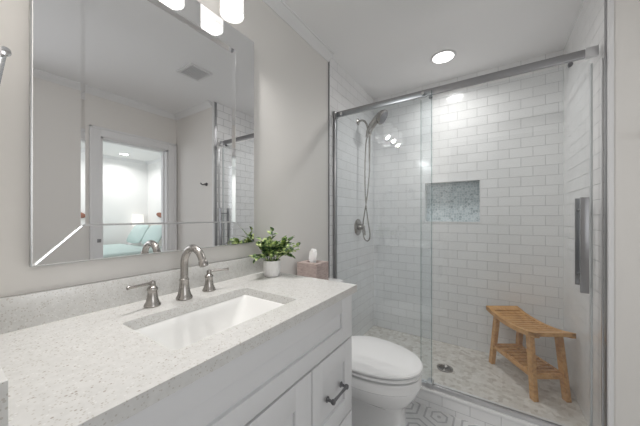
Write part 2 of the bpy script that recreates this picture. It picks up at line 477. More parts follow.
# bedroom beyond the doorway
BX0, BX1, BY0, BY1 = XO+0.12, 5.64, 0.45, 2.85
sbox('floor_bedroom', (BX0, BY0, -0.135), (BX1+0.1, BY1+0.1, -0.035), 'wood_dark')
sbox('ceiling_bedroom', (BX0, BY0, ZC), (BX1+0.1, BY1+0.1, ZC+0.1), 'bedroom_paint')
sbox('wall_bedroom_far', (BX1, BY0, -0.035), (BX1+0.1, BY1, ZC), 'bedroom_paint')
sbox('wall_bedroom_head', (BX0, BY1, -0.035), (BX1, BY1+0.1, ZC), 'bedroom_paint')
bm = B()
box(bm, (BX0-0.0, BY0-0.1, 0), (3.0, BY0, ZC)); box(bm, (4.8, BY0-0.1, 0), (BX1+0.1, BY0, ZC))
box(bm, (3.0, BY0-0.1, 0), (4.8, BY0, 0.75)); box(bm, (3.0, BY0-0.1, 2.25), (4.8, BY0, ZC))
struct('wall_bedroom_window', bm, 'bedroom_paint')
sbox('wall_bedroom_side', (XO+0.12, YN+0.1, 0), (XO+0.2, BY1, ZC), 'bedroom_paint')
bm = B(); crown(bm, (BX1, BY0, ZC), (BX1, BY1, ZC), (-1,0,0)); crown(bm, (BX0, BY1, ZC), (BX1, BY1, ZC), (0,-1,0)); struct('trim_9', bm, 'trim_paint')

# ------------------------------------------------------------------ vanity
CT = 0.888; CX = 0.57; CY0 = 0.040; CY1 = 1.056
FX = 0.535   # cabinet carcass front
v = thing('vanity_cabinet', 'white shaker vanity cabinet under the speckled quartz countertop', 'cabinet', (0.28, 0.55, -0.035))
bm = B()
for a, b in (((0.003,0.045,0.10),(FX,0.063,CT-0.031)), ((0.003,1.025,0.10),(FX,1.043,CT-0.031)), ((0.003,0.063,0.10),(FX-0.018,1.025,0.118)), ((0.003,0.063,0.118),(0.009,1.025,CT-0.031)), ((FX-0.018,0.063,0.10),(FX,1.025,CT-0.031))): box(bm, a, b, 0.001)
obj('body', bm, 'cabinet_paint', v)
bm = B(); box(bm, (0.003, 0.05, -0.035), (FX-0.07, 1.04, 0.10)); obj('toe_kick', bm, 'cabinet_paint', v)
def shaker(name, y0, y1, z0, z1, stile, rail, parent):
    x0, x1 = FX, FX+0.018
    bm = B()
    box(bm, (x0, y0, z0), (x1, y0+stile, z1), 0.0012); box(bm, (x0, y1-stile, z0), (x1, y1, z1), 0.0012)
    box(bm, (x0, y0+stile-0.001, z0), (x1, y1-stile+0.001, z0+rail), 0.0008); box(bm, (x0, y0+stile-0.001, z1-rail), (x1, y1-stile+0.001, z1), 0.0008)
    box(bm, (x0, y0+stile-0.002, z0+rail-0.002), (x0+0.007, y1-stile+0.002, z1-rail+0.002))
    return obj(name, bm, 'cabinet_paint', parent)
def pull(parent, y, z, L=0.105, vert=False):
    # small bar pull with flared posts
    t = bmesh.new()
    fx = FX+0.018
    for s in (-1, 1):
        lathe(t, [(0.011,0),(0.011,0.003),(0.006,0.006),(0.005,0.018),(0.008,0.022),(0.0095,0.027),(0.007,0.033),(0.0,0.035)], (0,0,0), None, 16) if False else None
    def place(p): return (fx+p[0], y+(0 if vert else p[1]), z+(p[1] if vert else 0))
    for s in (-1, 1):
        c = place((0, s*L/2))
        lathe(t, [(0.011,0),(0.011,0.003),(0.006,0.006),(0.005,0.018),(0.0085,0.021),(0.010,0.027),(0.0085,0.033),(0.0,0.036)], c, RY(PI/2), 16)
    n = 14; pts = []; rs = []
    for i in range(n+1):
        u = i/n; pts.append(place((0.027, (u-0.5)*(L+0.012)))); rs.append(0.0048 + 0.0022*math.cos(2*PI*(u-0.5)) * -1 * 0 + 0.0015*abs(2*u-1))
    tube(t, pts, rs, 10)
    bm = B(); join(bm, t); return obj('handle', bm, 'pewter', parent)
shaker('front_panel', 0.05, 1.040, 0.667, 0.852, 0.088, 0.060, v)
dr = shaker('drawer', 0.738, 1.040, 0.345, 0.658, 0.064, 0.075, v); pull(dr, 0.886, 0.503)
dr = shaker('drawer', 0.738, 1.040, 0.105, 0.337, 0.064, 0.060, v); pull(dr, 0.886, 0.22)
d_ = shaker('door', 0.395, 0.732, 0.105, 0.658, 0.088, 0.080, v); pull(d_, 0.44, 0.56, 0.105, True)
d_ = shaker('door', 0.05, 0.389, 0.105, 0.658, 0.088, 0.080, v); pull(d_, 0.345, 0.56, 0.105, True)

SX0, SX1, SY0, SY1 = 0.194, 0.476, 0.307, 0.750
ct = thing('countertop', 'off-white quartz countertop with grey brown specks and backsplash', 'countertop', (0.28, 0.55, CT-0.03))
bm = B()
inner = rrect(SX0, SX1, SY0, SY1, 0.012)
plate_hole(bm, [(0.001, CY0), (CX, CY0), (CX, CY1), (0.001, CY1)], inner, CT-0.030, CT)
obj('slab', bm, 'quartz', ct)
bm = B(); box(bm, (0.001, CY0, CT), (0.020, CY1, 0.979), 0.001); obj('backsplash', bm, 'quartz', ct)
bm = B(); box(bm, (0.020, CY0, CT), (0.549, CY0+0.020, 0.979), 0.001); obj('side_splash', bm, 'quartz', ct)

# undermount sink
sk = thing('sink', 'white rectangular undermount sink set in the speckled countertop', 'sink', (0.333, 0.527, CT-0.16))
rings = []
def sring(z, inx, iny0, iny1, r):
    return [(x, y, z) for x, y in rrect(SX0+inx, SX1-inx, SY0+iny0, SY1-iny1, r)]
zt = CT-0.030
R_ = [sring(zt-0.012, -0.03, -0.03, -0.03, 0.05), sring(zt, -0.03, -0.03, -0.03, 0.05), sring(zt, 0.001, 0.001, 0.001, 0.012), sring(zt-0.004, 0.004, 0.004, 0.004, 0.014),
      sring(zt-0.03, 0.009, 0.015, 0.020, 0.03), sring(zt-0.095, 0.022, 0.045, 0.06, 0.035), sring(zt-0.115, 0.036, 0.075, 0.095, 0.04), sring(zt-0.122, 0.060, 0.12, 0.13, 0.04)]
bm = B(); t = bmesh.new()
RR = [[t.verts.new(p) for p in r] for r in R_]
for a, b in zip(RR, RR[1:]):
    for k in range(len(a)):
        l = (k+1) % len(a); t.faces.new([a[k], a[l], b[l], b[k]])
t.faces.new(RR[-1])
bmesh.ops.recalc_face_normals(t, faces=t.faces[:]); bmesh.ops.reverse_faces(t, faces=t.faces[:]) if t.faces[-1].normal.z < 0 else None
join(bm, t)
obj('basin', bm, 'sink_white', sk, ang=50)
bm = B(); lathe(bm, [(0.0,0.001),(0.014,0.002),(0.016,0.005),(0.020,0.003),(0.030,0.003),(0.032,0.0),(0,0)], (0.30, 0.527, zt-0.122)); obj('drain', bm, 'nickel', sk)

# widespread faucet
fc = thing('faucet', 'brushed nickel gooseneck faucet with two lever handles behind the sink', 'faucet', (0.135, 0.527, CT))
fx, fy = 0.125, 0.527
bm = B()
lathe(bm, [(0.0,0),(0.0275,0),(0.0285,0.003),(0.0275,0.007),(0.0235,0.014),(0.0195,0.028),(0.0165,0.048),(0.0150,0.066),(0.0165,0.069),(0.0165,0.073),(0.0145,0.076),(0.0,0.078)], (fx, fy, CT))
pts = spline([(fx,fy,CT+0.07),(fx,fy,CT+0.125),(fx+0.007,fy,CT+0.155),(fx+0.030,fy,CT+0.182),(fx+0.062,fy,CT+0.190),(fx+0.093,fy,CT+0.178),(fx+0.112,fy,CT+0.155),(fx+0.120,fy,CT+0.138)], 6)
n = len(pts); tube(bm, pts, [0.0135-0.0015*i/n for i in range(n)], 18)
sp_ = obj('spout', bm, 'nickel', fc, ang=50)
bm = B(); lathe(bm, [(0.0,-0.004),(0.0135,-0.004),(0.0145,0.0),(0.0145,0.012),(0.0125,0.016),(0,0.016)], (fx+0.1215, fy, CT+0.136), RY(-math.radians(25))); obj('aerator', bm, 'nickel', sp_)
for hx, hy, s, tx, ty in ((0.112, 0.425, -1, 0.018, -0.080), (0.106, 0.640, 1, 0.030, 0.072)):
    bm = B()
    lathe(bm, [(0.0,0),(0.0245,0),(0.0255,0.003),(0.0245,0.007),(0.0205,0.014),(0.0165,0.028),(0.0145,0.044),(0.0145,0.052),(0.0165,0.055),(0.0165,0.060),(0.0125,0.066),(0.0,0.068)], (hx, hy, CT))
    h = obj('handle', bm, 'nickel', fc, ang=50)
    bm = B()
    lathe(bm, [(0.0,0),(0.009,0),(0.0095,0.012),(0.0085,0.019),(0.0,0.023)], (hx, hy, CT+0.064), None, 16)
    tube(bm, [(hx,hy,CT+0.078),(hx+tx*0.5,hy+ty*0.5,CT+0.079),(hx+tx*0.93,hy+ty*0.93,CT+0.080),(hx+tx*0.94,hy+ty*0.94,CT+0.080),(hx+tx,hy+ty,CT+0.080)], [0.0052,0.0046,0.0044,0.0062,0.0055], 12)
    obj('lever', bm, 'nickel', h, ang=50)

# ------------------------------------------------------------------ bevelled mirror
mi = thing('wall_mirror', 'large rectangular mirror with an inner mirrored border hanging above the sink', 'mirror', (0.0, 0.566, 1.58))
y0, y1, z0, z1 = 0.162, 0.954, 1.055, 2.105; wS = 0.106; xb = 0.0265
iy0, iy1, iz0, iz1 = 0.262, 0.836, z0+wS, z1-wS; bw = 0.012; xi = xb-0.0044
def quad(bm, pts):
    bm.faces.new([bm.verts.new(p) for p in pts])
def mitre(name, o0, o1, i0, i1, b0, b1, xi):
    # o = outer corners, i = inner corners, b = foot of the inner bevel, as (y, z); small polished bevels on the other edges
    P = lambda q, x: Vector((x, q[0], q[1]))
    u = (P(o1,0)-P(o0,0)).normalized(); inw = ((P(i0,0)+P(i1,0))/2-(P(o0,0)+P(o1,0))/2).normalized()
    e = 0.0030; top = xb+0.0008
    a0, a1 = P(o0,xb), P(o1,xb); c0, c1 = P(i0,xb), P(i1,xb)
    q = 1+math.sqrt(2)
    eo = 0.0012; t0 = P(o0,top)+inw*eo+u*(eo+e*1.414); t1 = P(o1,top)+inw*eo-u*(eo+e*1.414)
    s0 = P(i0,top)+u*(e*1.414); s1 = P(i1,top)-u*(e*1.414)
    f0, f1 = P(b0,xi), P(b1,xi)
    t = bmesh.new(); V = [t.verts.new(p) for p in (a0,a1,c0,c1,t0,t1,s0,s1,f0,f1, P(o0,0.001),P(o1,0.001),P(b0,0.001),P(b1,0.001))]
    for f in ((0,1,5,4),(0,4,6,2),(1,3,7,5),(4,5,7,6),(2,6,7,3),(2,3,9,8),(0,10,11,1),(8,9,13,12),(10,12,13,11),(0,2,8,12,10),(1,11,13,9,3)): t.faces.new([V[k] for k in f])
    bmesh.ops.recalc_face_normals(t, faces=t.faces[:]); bm = B(); join(bm, t)
    return obj(name, bm, 'mirror', mi, smooth=False)
O = [(y0,z0),(y1,z0),(y1,z1),(y0,z1)]; I = [(iy0,iz0),(iy1,iz0),(iy1,iz1),(iy0,iz1)]
fy0, fy1, fz0, fz1 = iy0+0.011, iy1-0.018, iz0+0.006, iz1-0.020
F = [(fy0,fz0),(fy1,fz0),(fy1,fz1),(fy0,fz1)]
for k in range(4):
    l = (k+1) % 4; mitre('frame_strip', O[k], O[l], I[k], I[l], F[k], F[l], xb-0.0013 if k == 3 else xb-0.0044)
bm = B(); box(bm, (0.001, fy0, fz0), (xi-0.0004, fy1, fz1)); obj('centre_panel', bm, 'mirror', mi, smooth=False)
bm = B()
e = 0.0025
for a, b in (((0.001, y0-e, z0-e), (xb-0.003, y0, z1+e)), ((0.001, y1, z0-e), (xb-0.003, y1+e, z1+e)), ((0.001, y0, z0-e), (xb-0.003, y1, z0)), ((0.001, y0, z1), (xb-0.003, y1, z1+e))): box(bm, a, b)
obj('edge_trim', bm, 'mirror_edge', mi)

# ------------------------------------------------------------------ vanity light
vl = thing('vanity_light', 'three-light vanity fixture with glowing white cylinder shades above mirror', 'wall lamp', (0.0, 0.566, 2.30))
bm = B(); box(bm, (0.001, 0.29, 2.270), (0.022, 0.842, 2.345), 0.003); obj('back_plate', bm, 'nickel', vl)
LY = (0.375, 0.566, 0.757); LX = 0.100; LZ = 2.088
for y in LY:
    bm = B(); tube(bm, spline([(0.02,y,2.305),(0.06,y,2.31),(0.095,y,2.29),(LX,y,2.25),(LX,y,2.225)], 5), 0.007, 12)
    lathe(bm, [(0,0),(0.030,0),(0.030,0.012),(0.012,0.022),(0,0.024)], (LX, y, 2.215))
    arm = obj('arm', bm, 'nickel', vl, ang=50)
    bm = B(); lathe(bm, [(0.043,0.004),(0.050,0.0),(0.050,0.125),(0.046,0.134),(0.0,0.134),(0.0,0.128),(0.044,0.128),(0.044,0.006)], (LX, y, LZ), None, 36)
    sh = obj('lamp_shade', bm, 'shade_glass', vl, ang=50)
    bm = B(); lathe(bm, [(0.0,0.009),(0.043,0.009),(0.0435,0.006),(0.0,0.006)], (LX, y, LZ), None, 36); obj('diffuser', bm, 'bulb', sh)
    area('vanity_lamp_glow', (LX, y, LZ-0.016), (0, -math.radians(35), 0), 0.05, 4.2, (1.0, 0.972, 0.94))

# recessed ceiling lights
def downlight(x, y, z, label, power, r=0.075):
    t = thing('ceiling_light', label, 'ceiling light', (x, y, z))
    bm = B(); lathe(bm, [(r,0.0),(r+0.018,-0.001),(r+0.018,-0.005),(r+0.012,-0.008),(r,-0.006)], (x,y,z), None, 40); obj('trim_ring', bm, 'trim_paint', t)
    bm = B(); lathe(bm, [(0,-0.004),(r+0.001,-0.004),(r+0.001,-0.001),(0,-0.001)], (x,y,z), None, 40); obj('lens', bm, 'led', t)
    area('ceiling_light_glow', (x, y, z-0.012), (0,0,0), 2*r, power, (1.0, 0.98, 0.95), spread=math.radians(150))
downlight(0.748, 2.256, ZC, 'round recessed ceiling light above the shower stall', 4.6)
downlight(5.17, 2.22, ZC, 'round recessed ceiling light in the bedroom beyond the doorway', 8)

# ceiling vent
vt = thing('ceiling_vent', 'square exhaust vent in the ceiling, seen in the mirror', 'vent', (1.14, 1.30, ZC))
bm = B()
for a, b in (((1.03,1.20,ZC-0.012),(1.25,1.22,ZC-0.001)), ((1.03,1.38,ZC-0.012),(1.25,1.40,ZC-0.001)), ((1.03,1.22,ZC-0.012),(1.05,1.38,ZC-0.001)), ((1.23,1.22,ZC-0.012),(1.25,1.38,ZC-0.001))): box(bm, a, b, 0.002)
obj('frame', bm, 'trim_paint', vt)
bm = B(); box(bm, (1.05,1.22,ZC-0.004), (1.23,1.38,ZC-0.001))
obj('backing', bm, 'steel_dark', vt)
bm = B()
for i in range(12):
    y = 1.224+i*0.0133; box(bm, (1.05,y,ZC-0.010), (1.23,y+0.005,ZC-0.004))
obj('grille', bm, 'trim_paint', vt)

# ------------------------------------------------------------------ shower enclosure
GY = 1.813
en = thing('shower_enclosure', 'fixed glass shower panel with brushed steel header rail and side channels', 'shower screen', (0.76, GY, 0.082))
bm = B(); box(bm, (0.012, GY-0.013, 0.090), (0.744, GY-0.004, 2.004), 0.0008); fp = obj('glass_panel', bm, 'panel_glass', en, smooth=False)
bm = B(); box(bm, (0.744, GY-0.013, 0.090), (0.7465, GY-0.004, 2.004)); obj('glass_edge', bm, 'glass_edge', fp, smooth=False)
bm = B(); box(bm, (0.016, GY+0.002, 1.984), (1.490, GY+0.022, 2.025), 0.0015); obj('header_rail', bm, 'steel_dark', en)
bm = B(); box(bm, (0.0125, GY-0.016, 0.082), (0.032, GY+0.012, 2.016), 0.002); obj('side_channel', bm, 'steel_dark', en)
bm = B(); box(bm, (XR-0.006, GY-0.008, 0.082), (XR-0.001, GY+0.008, 1.955), 0.001); obj('side_channel', bm, 'satin', en)
bm = B(); box(bm, (XR-0.062, GY-0.002, 1.980), (XR-0.014, GY+0.026, 2.029), 0.002); obj('rail_bracket', bm, 'satin', en)
bm = B(); box(bm, (0.010, GY-0.02, 1.976), (0.035, GY+0.026, 2.029), 0.002); obj('rail_bracket', bm, 'steel_dark', en)
for x in (0.085, 0.69):
    bm = B(); lathe(bm, [(0,0),(0.011,0),(0.012,0.003),(0.012,0.010),(0,0.012)], (x, GY-0.022, 1.995), RX(-PI/2), 20); obj('rail_clamp', bm, 'chrome', en)
bm = B(); box(bm, (0.034, GY-0.018, 0.082), (XR-0.010, GY+0.020, 0.087), 0.001); box(bm, (0.034, GY-0.019, 0.082), (XR-0.010, GY-0.0145, 0.108), 0.0008); box(bm, (0.034, GY+0.0165, 0.086), (XR-0.010, GY+0.020, 0.100), 0.0008)
obj('bottom_track', bm, 'satin', en)

gd = thing('sliding_shower_door', 'sliding glass shower door with flat vertical pull handle', 'shower door', (1.07, GY+0.03, 0.094))
bm = B(); box(bm, (0.672, GY+0.0245, 0.094), (1.482, GY+0.0325, 1.972), 0.0008); gp = obj('glass_panel', bm, 'shower_glass', gd, smooth=False)
bm = B(); box(bm, (0.6695, GY+0.0245, 0.094), (0.672, GY+0.0325, 1.972)); obj('glass_edge', bm, 'glass_edge', gp, smooth=False)
bm = B(); box(bm, (1.482, GY+0.021, 0.094), (1.490, GY+0.036, 1.955), 0.001); obj('edge_seal', bm, 'rubber', gd)
for x in (0.735, 1.405):
    bm = B(); lathe(bm, [(0,0),(0.010,0),(0.011,0.003),(0.011,0.012),(0.006,0.014),(0.006,0.03),(0,0.031)], (x, GY+0.003, 1.969), RX(-PI/2), 20); obj('roller', bm, 'pewter', gd)
bm = B(); box(bm, (0.715, GY-0.026, 0.083), (0.750, GY+0.042, 0.118), 0.003); obj('bottom_guide', bm, 'satin', gd)
for nm, ya, yb, za, zb in (('outer_handle', GY-0.040, GY-0.030, 0.815, 1.284), ('inner_handle', GY+0.058, GY+0.068, 0.835, 1.284)):
    bm = B(); box(bm, (1.432, ya, za), (1.464, yb, zb), 0.0015)
    for z in (za+0.06, zb-0.06):
        a, b = ((1.448, yb, z), (1.448, GY+0.0245, z)) if ya < GY else ((1.448, GY+0.0325, z), (1.448, ya, z))
        tube(bm, [a, b], 0.007, 14)
    obj(nm, bm, 'steel_dark', gd)

# ------------------------------------------------------------------ shower fittings
SY = 2.262
hs = thing('hand_shower', 'brushed nickel hand shower with bent arm and long hose', 'shower head', (0.009, SY, 2.085))
bm = B(); lathe(bm, [(0,0),(0.030,0),(0.030,0.004),(0.018,0.012),(0.010,0.016),(0,0.018)], (0.009, SY, 2.087), RY(PI/2))
tube(bm, spline([(0.012,SY,2.087),(0.045,SY,2.092),(0.075,SY,2.080),(0.098,SY,2.045),(0.108,SY,2.012)], 6), 0.0095, 14)
obj('shower_arm', bm, 'nickel', hs, ang=50)
bm = B()
lathe(bm, [(0,0),(0.020,0.0),(0.026,0.006),(0.026,0.050),(0.019,0.062),(0,0.064)], (0.116, SY, 1.948), RY(math.radians(12)), 22)
tube(bm, [(0.118,SY,1.955),(0.128,SY,1.93)], [0.017,0.013], 16)
obj('bracket', bm, 'nickel', hs, ang=50)
bm = B()
tube(bm, spline([(0.108,SY-0.006,1.925),(0.120,SY-0.006,1.965),(0.150,SY-0.006,2.020),(0.188,SY-0.004,2.062),(0.222,SY,2.092)], 6), [0.020]*6+[0.027]*6+[0.031]*6+[0.034]*7, 16)
hd = RY(math.radians(125))
lathe(bm, [(0,-0.040),(0.034,-0.036),(0.053,-0.018),(0.066,0.004),(0.068,0.018),(0.062,0.024),(0,0.024)], (0.240, SY, 2.088), hd, 30)
hh = obj('spray_wand', bm, 'nickel', hs, ang=50)
bm = B(); lathe(bm, [(0,0.023),(0.056,0.023),(0.054,0.027),(0,0.028)], (0.240, SY, 2.088), hd, 30); obj('spray_face', bm, 'pewter', hh)
bm = B(); tube(bm, [(0.128,SY,1.935),(0.126,SY,1.89),(0.126,SY,1.70)], [0.010,0.009,0.008], 12); obj('wand', bm, 'nickel', hs)
bm = B()
tube(bm, spline([(0.108,SY-0.006,1.93),(0.095,SY-0.01,1.86),(0.085,SY-0.01,1.60),(0.092,SY-0.01,1.35),(0.115,SY-0.01,1.16),(0.135,SY-0.01,1.02),(0.115,SY-0.01,0.965),(0.080,SY-0.01,0.985),(0.066,SY-0.01,1.06),(0.072,SY-0.008,1.17),(0.105,SY-0.004,1.38),(0.124,SY,1.58),(0.126,SY,1.70)], 8), 0.0062, 10)
obj('hose', bm, 'nickel', hs, ang=60)
vv = thing('shower_valve', 'round brushed nickel shower valve with lever on white tile', 'shower valve', (0.009, SY, 1.09))
bm = B(); lathe(bm, [(0,0),(0.078,0),(0.078,0.004),(0.070,0.010),(0.030,0.016),(0.028,0.040),(0.024,0.048),(0,0.050)], (0.009, SY, 1.09), RY(PI/2), 36); obj('escutcheon', bm, 'nickel', vv, ang=45)
bm = B(); lathe(bm, [(0,0),(0.016,0),(0.017,0.010),(0.013,0.020),(0,0.024)], (0.058, SY, 1.09), RY(PI/2), 20); tube(bm, [(0.070,SY,1.09),(0.078,SY,1.060),(0.084,SY,1.015)], [0.008,0.007,0.0085], 12); obj('lever', bm, 'nickel', vv, ang=45)

dr = thing('shower_drain', 'round metal drain in the mosaic shower floor', 'drain', (0.767, 2.209, 0.02))
bm = B(); lathe(bm, [(0.045,0),(0.058,0.0),(0.058,0.003),(0.048,0.004),(0.045,0.002)], (0.767, 2.209, 0.02), None, 36); obj('rim', bm, 'nickel', dr)
bm = B(); lathe(bm, [(0,0.0003),(0.046,0.0003),(0.046,0.002),(0,0.002)], (0.767,2.209,0.02), None, 36)
obj('strainer', bm, 'pewter', dr)
bm = B()
for i in range(5):
    rr = 0.008+0.009*i; tube(bm, [(0.767+rr*math.cos(a*PI/10), 2.209+rr*math.sin(a*PI/10), 0.0225) for a in range(20)], 0.0016, 6, True)
obj('grate', bm, 'nickel', dr)

# ------------------------------------------------------------------ teak bench
be = thing('shower_bench', 'small teak bench with curved slatted seat and lower shelf in shower', 'bench', (0,0,0))
be['_o'] = [0,0,0]
ex = Vector((-0.531, 0.847, 0)).normalized()
be.location = (1.268, 2.372, 0.02); be.rotation_euler = (0, 0, math.atan2(ex.y, ex.x))
HL, HW = 0.250, 0.124     # half length, half width
def seat_z(u): return 0.391 + 0.032*(abs(u)/HL)**2.0
bm = B()
def curved_bar(bm, v0, v1, zt_, th, u0=-HL, u1=HL, n=16):
    rings = []
    for i in range(n+1):
        u = u0+(u1-u0)*i/n; z = seat_z(u)+zt_
        rings.append([(u,v0,z),(u,v1,z),(u,v1,z-th),(u,v0,z-th)])
    loft(bm, rings)
curved_bar(bm, -HW, -HW+0.026, 0.020, 0.030); curved_bar(bm, HW-0.026, HW, 0.020, 0.030)
ns = 10; uu = -HL
def slat(bm, u0, u1, v0, v1, zt_, th):
    a = seat_z(u0)+zt_; b = seat_z(u1)+zt_
    loft(bm, [[(u0,v,a),(u1,v,b),(u1,v,b-th),(u0,v,a-th)] for v in (v0, v1)])
slat(bm, -HL, -HL+0.060, -HW, HW, 0.022, 0.024); slat(bm, HL-0.060, HL, -HW, HW, 0.022, 0.024)
L0 = -HL+0.064; step = (2*HL-0.128)/ns
for i in range(ns): slat(bm, L0+i*step+0.005, L0+(i+1)*step-0.005, -HW+0.027, HW-0.027, 0.018, 0.016)
obj('seat', bm, 'teak', be)
FL, FW = 0.212, 0.102; TL, TW = 0.165, 0.092; ztop = 0.392
def legpt(su, sv, z):
    k = z/ztop; return Vector((su*(FL+(TL-FL)*k), sv*(FW+(TW-FW)*k), z))
for su in (-1, 1):
    for sv in (-1, 1):
        bm = B(); a = legpt(su,sv,0); b = legpt(su,sv,ztop+0.006); h = 0.0185
        loft(bm, [[p+Vector((i*h, j*h*0.85, 0)) for i, j in ((-1,-1),(1,-1),(1,1),(-1,1))] for p in (a, a+(b-a)*0.02, b)])
        bmesh.ops.bevel(bm, geom=bm.edges[:], offset=0.002, segments=1, affect='EDGES')
        obj('leg', bm, 'teak', be)
for z, nm in ((0.145, 'stretcher'),):
    for s in (-1, 1):
        bm = B(); p = legpt(s, 1, z)
        box(bm, (p.x-0.009, -p.y+0.014, z-0.017), (p.x+0.009, p.y-0.014, z+0.017), 0.002); obj(nm, bm, 'teak', be)
        bm = B(); p = legpt(1, s, z)
        box(bm, (-p.x+0.0165, p.y-0.009, z-0.014), (p.x-0.0165, p.y+0.009, z+0.014), 0.002); obj(nm, bm, 'teak', be)
bm = B(); p = legpt(1, 1, 0.145); n = 9; st = (2*(p.x-0.012))/n
for i in range(n):
    u = -p.x+0.012+i*st; box(bm, (u+0.009, -p.y+0.010, 0.150), (u+st-0.009, p.y-0.010, 0.163), 0.0015)
obj('shelf', bm, 'teak', be)

# ------------------------------------------------------------------ toilet
to = thing('toilet', 'white toilet with closed elongated lid beside the vanity', 'toilet', (0.4, 1.384, -0.035))
TY = 1.384
def egg(x0, x1, b, z, xm=None, e=2.0, n=48):
    xm = xm if xm is not None else x0+(x1-x0)*0.40; out = []
    for i in range(n):
        a = 2*PI*i/n; c, s = math.cos(a), math.sin(a)
        cc = abs(c)**(2/e)*(1 if c >= 0 else -1); ss = abs(s)**(2/e)*(1 if s >= 0 else -1)
        out.append((xm+(x1-xm if c >= 0 else xm-x0)*cc, TY+b*ss, z))
    return out
bm = B()
loft(bm, [egg(0.16,0.700,0.098,-0.035,e=5), egg(0.16,0.700,0.098,0.0,e=5), egg(0.17,0.688,0.090,0.02,e=5.5), egg(0.19,0.680,0.086,0.16,e=5.5), egg(0.20,0.684,0.092,0.200,e=5), egg(0.21,0.700,0.124,0.222,e=3),
          egg(0.22,0.730,0.158,0.245,e=2.4), egg(0.24,0.754,0.176,0.285,e=2.2), egg(0.25,0.763,0.183,0.318,e=2.2), egg(0.25,0.763,0.183,0.320,e=2.2), egg(0.25,0.770,0.189,0.326,e=2.2), egg(0.25,0.769,0.188,0.364,e=2.2), egg(0.25,0.765,0.184,0.371,e=2.2), egg(0.26,0.750,0.170,0.374,e=2.2)])
obj('bowl', bm, 'porcelain', to, ang=32)
bm = B()
loft(bm, [egg(0.31,0.715,0.140,0.3745,e=2.1), egg(0.31,0.720,0.145,0.3860,e=2.1), egg(0.285,0.774,0.191,0.3875,e=2.1), egg(0.285,0.775,0.192,0.395,e=2.1), egg(0.29,0.768,0.186,0.400,e=2.1), egg(0.30,0.745,0.168,0.401,e=2.1)])
obj('seat', bm, 'seat_plastic', to, ang=32)
bm = B()
loft(bm, [egg(0.31,0.715,0.140,0.4015,e=2.1), egg(0.31,0.720,0.145,0.4085,e=2.1), egg(0.275,0.776,0.194,0.4095,e=2.1), egg(0.275,0.777,0.195,0.418,e=2.1), egg(0.28,0.770,0.189,0.425,e=2.1), egg(0.30,0.735,0.160,0.430,e=2.1), egg(0.33,0.68,0.11,0.434,e=2.1)])
box(bm, (0.235, TY-0.10, 0.384), (0.285, TY+0.10, 0.420), 0.008)
obj('lid', bm, 'seat_plastic', to, ang=32)
bm = B(); box(bm, (0.016, 1.178, 0.37), (0.205, 1.592, 0.718), 0.02, seg=4); obj('tank', bm, 'porcelain', to)
bm = B(); box(bm, (0.016, 1.168, 0.719), (0.213, 1.602, 0.752), 0.008, seg=3); obj('tank_lid', bm, 'porcelain', to)
bm = B(); lathe(bm, [(0,0),(0.014,0),(0.014,0.006),(0,0.008)], (0.205, 1.24, 0.66), RY(PI/2), 18); tube(bm, [(0.216,1.235,0.66),(0.218,1.28,0.655),(0.218,1.32,0.648)], 0.006, 10); obj('flush_lever', bm, 'nickel', to)

# tissue box on the tank
tb = thing('tissue_box', 'weathered pinkish wooden tissue box cover on the toilet tank', 'tissue box', (0.11, 1.37, 0.753))
bm = B()
plate_hole(bm, [(0.040,1.30),(0.188,1.30),(0.188,1.438),(0.040,1.438)], [(0.114+0.042*math.cos(2*PI*i/20), 1.369+0.025*math.sin(2*PI*i/20)) for i in range(20)], 0.886, 0.900)
for a, b in (((0.040,1.30,0.753),(0.188,1.312,0.886)), ((0.040,1.426,0.753),(0.188,1.438,0.886)), ((0.040,1.312,0.753),(0.052,1.426,0.886)), ((0.176,1.312,0.753),(0.188,1.426,0.886))): box(bm, a, b)
obj('cover', bm, 'box_wood', tb)
bm = B(); rings = []
for k in range(12):
    v_ = k/11; z = 0.884+0.090*v_; r0 = 0.013+0.009*math.sin(v_*2.4); ring = []
    for i in range(30):
        a = 2*PI*i/30; rf = r0*(1+0.28*math.sin(5*a+3*v_)+0.15*math.sin(9*a-4*v_)); sq_ = 0.55-0.2*v_
        ring.append((0.110+rf*math.cos(a)*1.1+0.006*v_, 1.369+rf*math.sin(a)*sq_, z+0.010*v_*math.sin(3*a+1)))
    rings.append(ring)
loft(bm, rings)
obj('tissue', bm, 'tissue', tb, ang=70)

# ------------------------------------------------------------------ potted plant
px, py = 0.133, 0.977
pp = thing('potted_plant', 'small leafy green plant in a white ribbed pot on the countertop', 'plant', (px, py, CT))
bm = B(); t = bmesh.new(); seg = 72; prof = [(0.034,0.0),(0.038,0.003),(0.0415,0.03),(0.044,0.074),(0.044,0.080),(0.040,0.080),(0.039,0.070)]
rr_ = []
for k, (r, z) in enumerate(prof):
    rib = 0.0011 if 1 <= k <= 3 else 0.0
    rr_.append([t.verts.new((px+(r+rib*math.cos(18*2*PI*i/seg))*math.cos(2*PI*i/seg), py+(r+rib*math.cos(18*2*PI*i/seg))*math.sin(2*PI*i/seg), CT+z)) for i in range(seg)])
for a, b in zip(rr_, rr_[1:]):
    for k in range(seg):
        l = (k+1) % seg; t.faces.new([a[k], a[l], b[l], b[k]])
t.faces.new(rr_[0][::-1]); t.faces.new(rr_[-1]); join(bm, t)
obj('pot', bm, 'pot', pp, ang=50)
bm = B(); t = bmesh.new(); stems = B()
